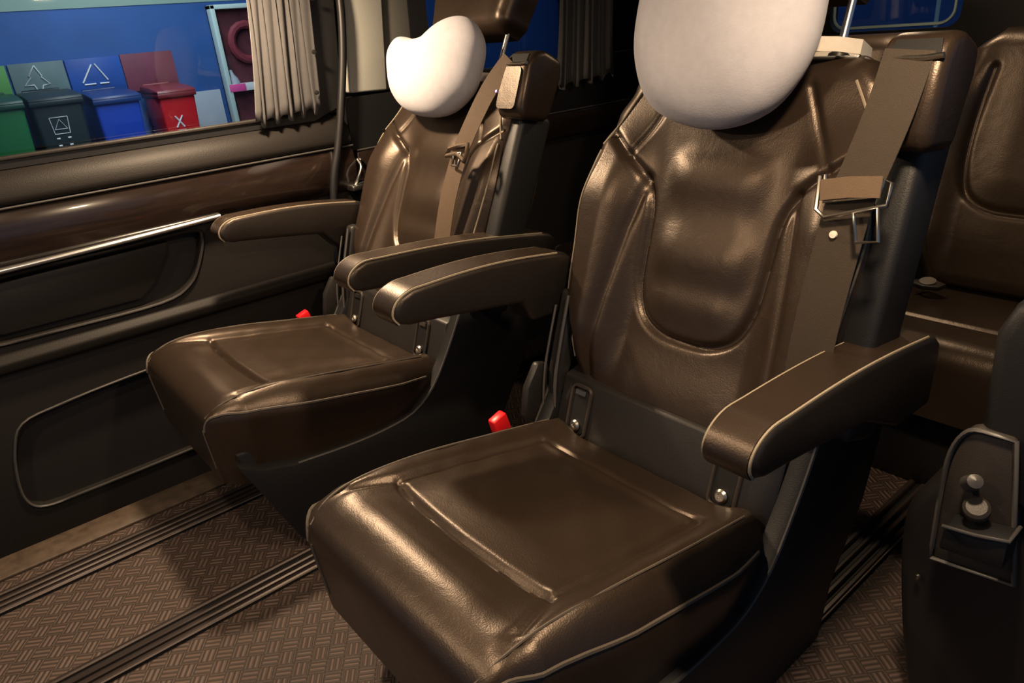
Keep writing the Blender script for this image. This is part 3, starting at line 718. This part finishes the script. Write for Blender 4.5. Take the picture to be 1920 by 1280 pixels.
of = [(-0.205, 0.055), (-0.200, -0.01), (-0.165, -0.095), (-0.09, -0.150), (0.0, -0.165), (0.09, -0.150), (0.165, -0.085), (0.190, 0.0), (0.185, 0.075), (0.135, 0.135), (0.07, 0.145), (-0.01, 0.100), (-0.09, 0.088), (-0.165, 0.098)]
of = [(a * 1.05, b * 0.82) for a, b in of]
pil(far_seat, 0.690, 0.075, -0.005, of, 0.070, 'white plush pillow with a dipped top edge on the seat beside the sliding door')

# ================================================================== rear bench
rb = root('rear_bench', (-1.0, 1.9, 0.0), 'black leather three-place bench along the back row behind the captain seats', 'bench')
def rear_place(xc, hw):
    X = Vector((1, 0, 0)); tl = math.radians(6)
    ev = Vector((0, math.cos(tl), -math.sin(tl))); en = Vector((0, math.sin(tl), math.cos(tl)))
    C = Slab((xc, 1.565, 0.425), X, ev, en, 0.50, lambda v: interp([(0, hw - 0.02), (0.06, hw), (0.5, hw)], v), lambda u, v: 0.012 * smst(0.12, 0.2, abs(u)) - 0.012 * gro(v - 0.17, 0.008) - 0.01 * gro(abs(u) - hw * 0.7, 0.008) * smst(0.17, 0.2, v), 0.03, 0.055, 0.02, 0.08, 0.12, 0.05, 0.1)
    v, f = C.vf(50, 60, 6, 3); cu = mesh('seat_cushion', v, f, 'leather', rb, True, 60)
    for sg in (-1, 1): tube('edge_piping', [C.P(sg * 1.4, -0.9 + 0.1 * k, 0.001) for k in range(19)], 0.003, 'thread_dark', cu, 5)
    la = math.atan(0.22); eh = Vector((0, math.sin(la), math.cos(la))); enb = Vector((0, -math.cos(la), math.sin(la)))
    Ul = [(-0.155, 0.56), (-0.168, 0.45), (-0.170, 0.33), (-0.150, 0.25), (-0.09, 0.215), (0, 0.21), (0.05, 0.211)]
    Ul = [(p.x * hw / 0.255, p.y) for p in smooth_path([(a, b, 0) for a, b in Ul], 4) if p.x < 0.02]
    def topb(u, h):
        au = abs(u); d = segdist((-au, h), Ul)
        return 0.035 * smst(0.14, 0.22, au) * smst(0, 0.15, h) * (1 - smst(0.45, 0.62, h)) - 0.010 * gro(d, 0.009) + 0.008 * (1 - smst(0.05, 0.15, au)) * smst(0.2, 0.3, h)
    B = Slab((xc, 2.03, 0.38), X, eh, enb, 0.66, lambda h: interp([(0, hw - 0.04), (0.12, hw), (0.45, hw), (0.60, hw - 0.03), (0.66, hw - 0.09)], h), topb, 0.04, 0.04, 0.05, 0.08, 0.05, 0.08)
    v, f = B.vf(96, 110, 6, 3); mesh('backrest', v, f, 'leather', rb, True, 60)
    HB = Slab(Vector((xc, 2.03, 0.38)) + eh * 0.70 - enb * 0.02, X, eh, enb, 0.19, lambda h: interp([(0, 0.12), (0.05, 0.14), (0.15, 0.135), (0.19, 0.11)], h), lambda u, h: 0.0, 0.04, 0.04, 0.04, 0.04, 0.04, 0.04)
    if xc == -1.045: return
    v, f = HB.vf(10, 10, 6, 2); hd = mesh('headrest', v, f, 'leather', rb, True, 60)
    for sg in (-1, 1): tube('post', [Vector((xc + sg * 0.06, 2.03, 0.38)) + eh * h - enb * 0.06 for h in (0.6, 0.72)], 0.006, 'chrome', hd, 8)
for xc in (-0.555, -1.045, -1.535): rear_place(xc, 0.240)
prism('bench_base', [(1.66, 0.0), (1.62, 0.10), (1.60, 0.28), (2.10, 0.28), (2.10, 0.0)], 'x', -1.76, -0.33, 'base', rb, 0.01, 2)
# belt anchor eye on the right-hand place
an = prism('belt_anchor', [(-0.742, 1.945), (-0.735, 1.918), (-0.70, 1.905), (-0.665, 1.918), (-0.66, 1.95), (-0.70, 1.972)], 'z', 0.408, 0.420, 'plastic_warm', rb, 0.003, 2)
lathe('eyelet', [(0.010, 0.0), (0.020, 0.0), (0.020, 0.008), (0.010, 0.008)], (-0.70, 1.935, 0.418), 'steel', an, (0, -0.2, 1), 16)
tube('strap_loop', smooth_path([(-0.75, 1.93, 0.40), (-0.757, 1.94, 0.45), (-0.752, 1.96, 0.49)], 4), 0.007, 'edge', an, 8)

# ================================================================== right side trim (edge of the open side door)
wr = root('wall_right', (-0.1, 1.2, 0.0), kind='structure')
lowp = smooth_path([(-0.305, 0.0, 0), (-0.328, 0.10, 0), (-0.350, 0.24, 0), (-0.358, 0.34, 0), (-0.348, 0.40, 0), (-0.315, 0.45, 0), (-0.28, 0.47, 0)], 3)
lowp = [(p.x, p.y) for p in lowp] + [(0.35, 0.47), (0.35, 0.0)]
box('rear_side_panel', (-0.29, 1.5, 0.0), (-0.20, 3.05, 0.95), 'plastic', wr, 0.01)
prism('arch_cover', lowp, 'y', 1.03, 1.50, 'plastic', wr, 0.02, 3, ang=60)
upp = [(-0.268, 0.45), (-0.275, 0.62), (-0.278, 0.70), (-0.262, 0.742), (-0.235, 0.762), (0.35, 0.79), (0.35, 0.45)]
prism('upper_trim', upp, 'y', 1.01, 1.30, 'base', wr, 0.02, 3, ang=60)
# brown niche plate with a small tray and a round cap
npoly = smooth_path([(-0.298, 0.33, 0), (-0.300, 0.45, 0), (-0.297, 0.52, 0), (-0.280, 0.560, 0), (-0.250, 0.566, 0)], 4)
npoly = [(p.x, p.y) for p in npoly] + [(-0.225, 0.566), (-0.190, 0.345)]
ni = prism('niche_plate', npoly, 'y', 1.000, 1.028, 'plastic_warm', wr, 0.006, 2)
tube('niche_rim', [(p[0], 0.999, p[1]) for p in npoly], 0.004, 'edge', ni, 6, True)
tr = prism('tray', [(-0.278, 0.385), (-0.198, 0.395), (-0.198, 0.440), (-0.276, 0.425)], 'y', 0.955, 1.0, 'base', wr, 0.004, 2)
tube('tray_edge', [(-0.277, 0.953, 0.427), (-0.236, 0.952, 0.434), (-0.198, 0.955, 0.442), (-0.198, 0.998, 0.442)], 0.003, 'edge', tr, 6)
lathe('round_cap', [(0, 0), (0.017, 0), (0.017, 0.012), (0.013, 0.016), (0, 0.017)], (-0.248, 0.982, 0.452), 'plastic_warm', wr, (0.1, -0.55, 0.8), 20)
lathe('bracket', [(0, 0), (0.012, 0), (0.010, 0.03), (0, 0.035)], (-0.265, 0.99, 0.485), 'edge', wr, (0.3, -0.5, 0.5), 14)
lathe('clip', [(0, 0), (0.0045, 0), (0.004, 0.004), (0, 0.005)], (-0.318, 1.024, 0.265), 'steel', wr, (-0.2, -1, 0), 10)

# ================================================================== floor rails
def rail(xc, y0, y1, label):
    r = root('floor_rail', (xc, 0.6, 0.0), label, 'rail', 'seat rails let into the van floor')
    box('channel', (xc - 0.042, y0, 0.0005), (xc + 0.042, y1, 0.004), 'slot', r, 0)
    for dx, wd, mt in ((-0.034, 0.014, 'rail'), (-0.008, 0.011, 'rail'), (0.013, 0.012, 'rail'), (0.033, 0.013, 'rail')):
        prism('lip', [(xc + dx - wd / 2, 0.003), (xc + dx - wd / 2, 0.009), (xc + dx - wd / 4, 0.012), (xc + dx + wd / 4, 0.012), (xc + dx + wd / 2, 0.009), (xc + dx + wd / 2, 0.003)], 'y', y0, y1, mt, r, 0)
    tube('bright_edge', [(xc + 0.0405, y0, 0.008), (xc + 0.0405, y1, 0.008)], 0.0018, 'rail_edge', r, 5)
rail(-1.80, -1.1, 2.9, 'dark metal floor rail along the sliding door sill')
rail(-1.41, -1.1, 2.9, 'dark metal floor rail running between the two captain seats')
rail(-0.53, -0.6, 2.9, 'dark metal floor rail beside the right side trim with the tray')

# ================================================================== curtains
def curtain(name_label, y0, y1, z0, z1, x, folds, amp, flare, knobs):
    c = root('curtain', (x, (y0 + y1) / 2, z0), name_label, 'curtain', 'grey pleated window curtains')
    nu, nv = folds * 10, 16; v, f = [], []
    for j in range(nv + 1):
        t = j / nv
        for i in range(nu + 1):
            q = i / nu; ph = q * folds * 2 * PI + 0.5 * math.sin(q * 9); hem = 1 - 0.8 * smst(0.72, 0.86, q)
            am = hem * amp * (0.65 + 0.35 * math.sin(q * 13 + 1)) * (1 - 0.4 * t)
            wid = (y1 - y0); yy = y0 + wid * q + flare * (1 - t) ** 3 * (q - 0.5) * 2 + 0.05 * t * (1 - 0)
            v.append((x + am * math.sin(ph), yy + 0.006 * math.sin(ph * 0.5 + t * 3), z0 + (z1 - z0) * t + 0.012 * (1 - t) * math.sin(ph * 0.5 + 1) + 0.018 * q * (1 - t)))
    for j in range(nv):
        for i in range(nu): f.append((j * (nu + 1) + i, j * (nu + 1) + i + 1, (j + 1) * (nu + 1) + i + 1, (j + 1) * (nu + 1) + i))
    o = mesh('cloth', v, f, 'curtain', c, True, 80)
    md = o.modifiers.new('thick', 'SOLIDIFY'); md.thickness = 0.003
    for (yy, zz) in knobs: lathe('snap', [(0, 0), (0.007, 0), (0.006, 0.006), (0, 0.007)], (x + 0.012, yy, zz), 'slot', c, (1, 0, 0), 12)
    return c
curtain('grey pleated curtain drawn to the rear end of the sliding door window', 0.845, 1.035, 0.915, 1.43, DX + 0.005, 10, 0.012, 0.012, [(1.035, 0.985), (1.05, 1.10), (1.075, 1.245)])
curtain('grey pleated curtain gathered at the side window behind the captain seats', 2.04, 2.34, 0.885, 1.43, DX + 0.03, 9, 0.014, 0.015, [])

# ================================================================== the garage outside
GX = -9.5
gw = root('wall_garage', (GX, 3.0, -0.45), kind='structure')
mesh('blue_wall', *box_vf((GX - 0.2, -6, -0.45), (GX, 14, 1.69)), 'gwall', gw, False)
mesh('upper_band', *box_vf((GX - 0.2, -6, 1.69), (GX + 0.01, 14, 3.4)), 'gband', gw, False)
gf_ = mesh('floor_garage', *box_vf((-9.6, -6, -0.5), (6, 14, -0.45)), 'gfloor', None, False); tag(gf_, kind='structure')
bw = mesh('wall_garage_rear', *box_vf((-9.6, 12.0, -0.45), (6, 12.2, 3.4)), 'gwall', None, False); tag(bw, kind='structure')
gl_ = root('strip_light', (GAR[0][0], GAR[0][1], GAR[0][2] + 0.06), 'long white strip light on the garage ceiling above the bins', 'lamp')
gx, gy, gz, _ = GAR[0]
box('housing', (gx - 0.12, gy - 1.55, gz + 0.05), (gx + 0.12, gy + 1.55, gz + 0.11), 'white', gl_, 0.01)
tube('tube', [(gx, gy - 1.5, gz + 0.03), (gx, gy + 1.5, gz + 0.03)], 0.018, 'tube', gl_, 10)

def board(y0, y1, z0, z1, mat, label, deco=None):
    b = root('wall_board', (GX + 0.03, (y0 + y1) / 2, z0), label, 'sign', 'recycling boards on the blue garage wall')
    box('panel', (GX + 0.005, y0, z0), (GX + 0.03, y1, z1), mat, b, 0.004)
    if deco:
        for pl, cl, r in deco: tube('symbol', [(GX + 0.034, y, z) for y, z in pl], r, 'white', b, 6, cl)
    return b
board(0.60, 1.10, 0.83, 1.19, 'board_green', 'green board on the blue garage wall above the green bin')
tree = [(1.359, 1.165), (1.285, 1.065), (1.30, 1.05), (1.225, 0.975), (1.31, 0.975), (1.325, 0.93)]
tree2 = [(1.359, 1.165), (1.405, 1.06), (1.395, 1.05), (1.46, 0.975), (1.395, 0.965), (1.38, 0.93)]
board(1.125, 1.64, 0.82, 1.195, 'board_grey', 'grey green board with a white arrow tree symbol on the garage wall', [(tree, False, 0.008), (tree2, False, 0.008)])
board(1.655, 2.205, 0.82, 1.192, 'board_blue', 'blue board with a white triangle symbol on the garage wall', [([(1.905, 1.125), (1.775, 0.945)], False, 0.010), ([(1.935, 1.13), (2.03, 0.955)], False, 0.010), ([(1.785, 0.925), (1.90, 0.925)], False, 0.010), ([(1.94, 0.925), (2.035, 0.925)], False, 0.010)])
board(2.215, 2.78, 0.80, 1.20, 'board_maroon', 'dark red board on the garage wall above the red bin')
def bin_(yc, hw, ztop, mat, lid, label, marks=None):
    zb = -0.45; xf = GX + 0.78; b = root('wheelie_bin', (GX + 0.45, yc, zb), label, 'bin', 'wheelie bins along the blue garage wall')
    t, k = hw * 0.94, hw * 0.74
    vv = [(xf, yc - t, ztop - 0.09), (xf, yc + t, ztop - 0.09), (xf - 0.62, yc + t, ztop - 0.09), (xf - 0.62, yc - t, ztop - 0.09), (xf - 0.10, yc - k, zb + 0.08), (xf - 0.10, yc + k, zb + 0.08), (xf - 0.55, yc + k, zb + 0.08), (xf - 0.55, yc - k, zb + 0.08)]
    bevelled('body', vv, [(0, 1, 2, 3), (4, 7, 6, 5), (0, 4, 5, 1), (1, 5, 6, 2), (2, 6, 7, 3), (3, 7, 4, 0)], mat, b, 0.03, 3)
    box('rim', (xf - 0.64, yc - hw, ztop - 0.11), (xf + 0.03, yc + hw, ztop - 0.06), lid, b, 0.012)
    prism('lid', [(xf + 0.03, ztop - 0.06), (xf + 0.01, ztop - 0.03), (xf - 0.25, ztop), (xf - 0.6, ztop + 0.02), (xf - 0.66, ztop - 0.06)], 'y', yc - hw, yc + hw, lid, b, 0.012, 2)
    tube('handle', [(xf - 0.66, yc - hw * 0.7, ztop - 0.02), (xf - 0.70, yc - hw * 0.7, ztop + 0.02), (xf - 0.70, yc + hw * 0.7, ztop + 0.02), (xf - 0.66, yc + hw * 0.7, ztop - 0.02)], 0.018, lid, b, 8)
    for sg in (-1, 1): lathe('wheel', [(0, -0.03), (0.1, -0.03), (0.1, 0.03), (0, 0.03)], (xf - 0.60, yc + sg * (k + 0.0), zb + 0.10), 'slot', b, (0, 1, 0), 16)
    if marks:
        for pl, cl, r in marks: tube('marking', [(xf - 0.10 * min(1, max(0, (ztop - 0.09 - z) / (ztop - 0.17 - zb))) + 0.004, y, z) for y, z in pl], r, 'white', b, 6, cl)
bin_(0.86, 0.21, 0.90, 'bin_green', 'lid_green', 'green wheelie bin below the green board in the garage')
dm = [([(1.24, 0.67), (1.40, 0.67), (1.39, 0.51), (1.25, 0.51)], True, 0.006), ([(1.32, 0.65), (1.265, 0.555), (1.375, 0.555)], True, 0.006)]
dm += [([(y - 0.015, z), (y + 0.015, z)], False, 0.010) for y, z in ((1.27, 0.465), (1.37, 0.465), (1.27, 0.395), (1.37, 0.395))]
bin_(1.345, 0.245, 0.895, 'bin_dark', 'bin_dark', 'dark grey green wheelie bin with white recycling markings', dm)
bin_(1.895, 0.235, 0.845, 'bin_blue', 'lid_blue', 'bright blue wheelie bin below the triangle board')
xm = [([(2.43, 0.53), (2.51, 0.41)], False, 0.010), ([(2.51, 0.53), (2.43, 0.41)], False, 0.010), ([(2.43, 0.375), (2.52, 0.375)], False, 0.008)]
bin_(2.50, 0.205, 0.835, 'bin_red', 'lid_red', 'red wheelie bin with a white cross mark', xm)
wp = box('wall_panel', (GX, 2.80, 0.0), (GX + 0.03, 3.235, 0.72), 'pale', None, 0.005, origin=(GX, 3.0, 0.0)); tag(wp, 'plain pale panel on the wall between the red bin and the hose cabinet', 'panel')
cb = root('hose_cabinet', (GX, 3.8, 0.1), 'fire hose cabinet with pale metal frame and dark red inside', 'cabinet')
y0, y1, z0, z1 = 3.29, 4.35, 0.10, 1.645
box('back_panel', (GX + 0.002, y0, z0), (GX + 0.03, y1, z1), 'cab_in', cb, 0)
for nm, a, b in (('frame_bar', (y0, z0), (y0 + 0.055, z1)), ('frame_bar', (y1 - 0.055, z0), (y1, z1)), ('frame_bar', (y0, z1 - 0.05), (y1, z1)), ('frame_bar', (y0, z0), (y1, z0 + 0.05))):
    box(nm, (GX + 0.002, a[0], a[1]), (GX + 0.16, b[0], b[1]), 'cab_frame', cb, 0.008)
box('shelf', (GX + 0.03, y0 + 0.05, 0.67), (GX + 0.15, y1 - 0.05, 0.76), 'white', cb, 0.006)
box('pink_bar', (GX + 0.151, y0 + 0.02, 0.672), (GX + 0.165, y0 + 0.22, 0.758), 'pink', cb, 0.003)
v, f = tube_vf([(GX + 0.09, 3.68 + 0.20 * math.cos(a / 16 * 2 * PI), 1.22 + 0.20 * math.sin(a / 16 * 2 * PI)) for a in range(16)], 0.05, 8, True); mesh('hose_reel', v, f, 'hose', cb)
lathe('nozzle', [(0, 0), (0.06, 0), (0.05, 0.06), (0.025, 0.11), (0.02, 0.16), (0, 0.17)], (GX + 0.09, 3.42, 0.76), 'pale', cb, (0, -0.2, 1), 14)
# blue barrier board behind the tailgate
gb_ = root('wall_screen', (-1.5, 6.0, -0.45), 'tall blue painted screen standing behind the van', 'screen')
box('panel', (-2.4, 6.0, -0.45), (-0.4, 6.05, 1.5), 'gwall', gb_, 0.01)
for xx in (-2.38, -0.42): tube('post', [(xx, 6.02, -0.45), (xx, 6.02, 1.55)], 0.025, 'cab_frame', gb_, 8)
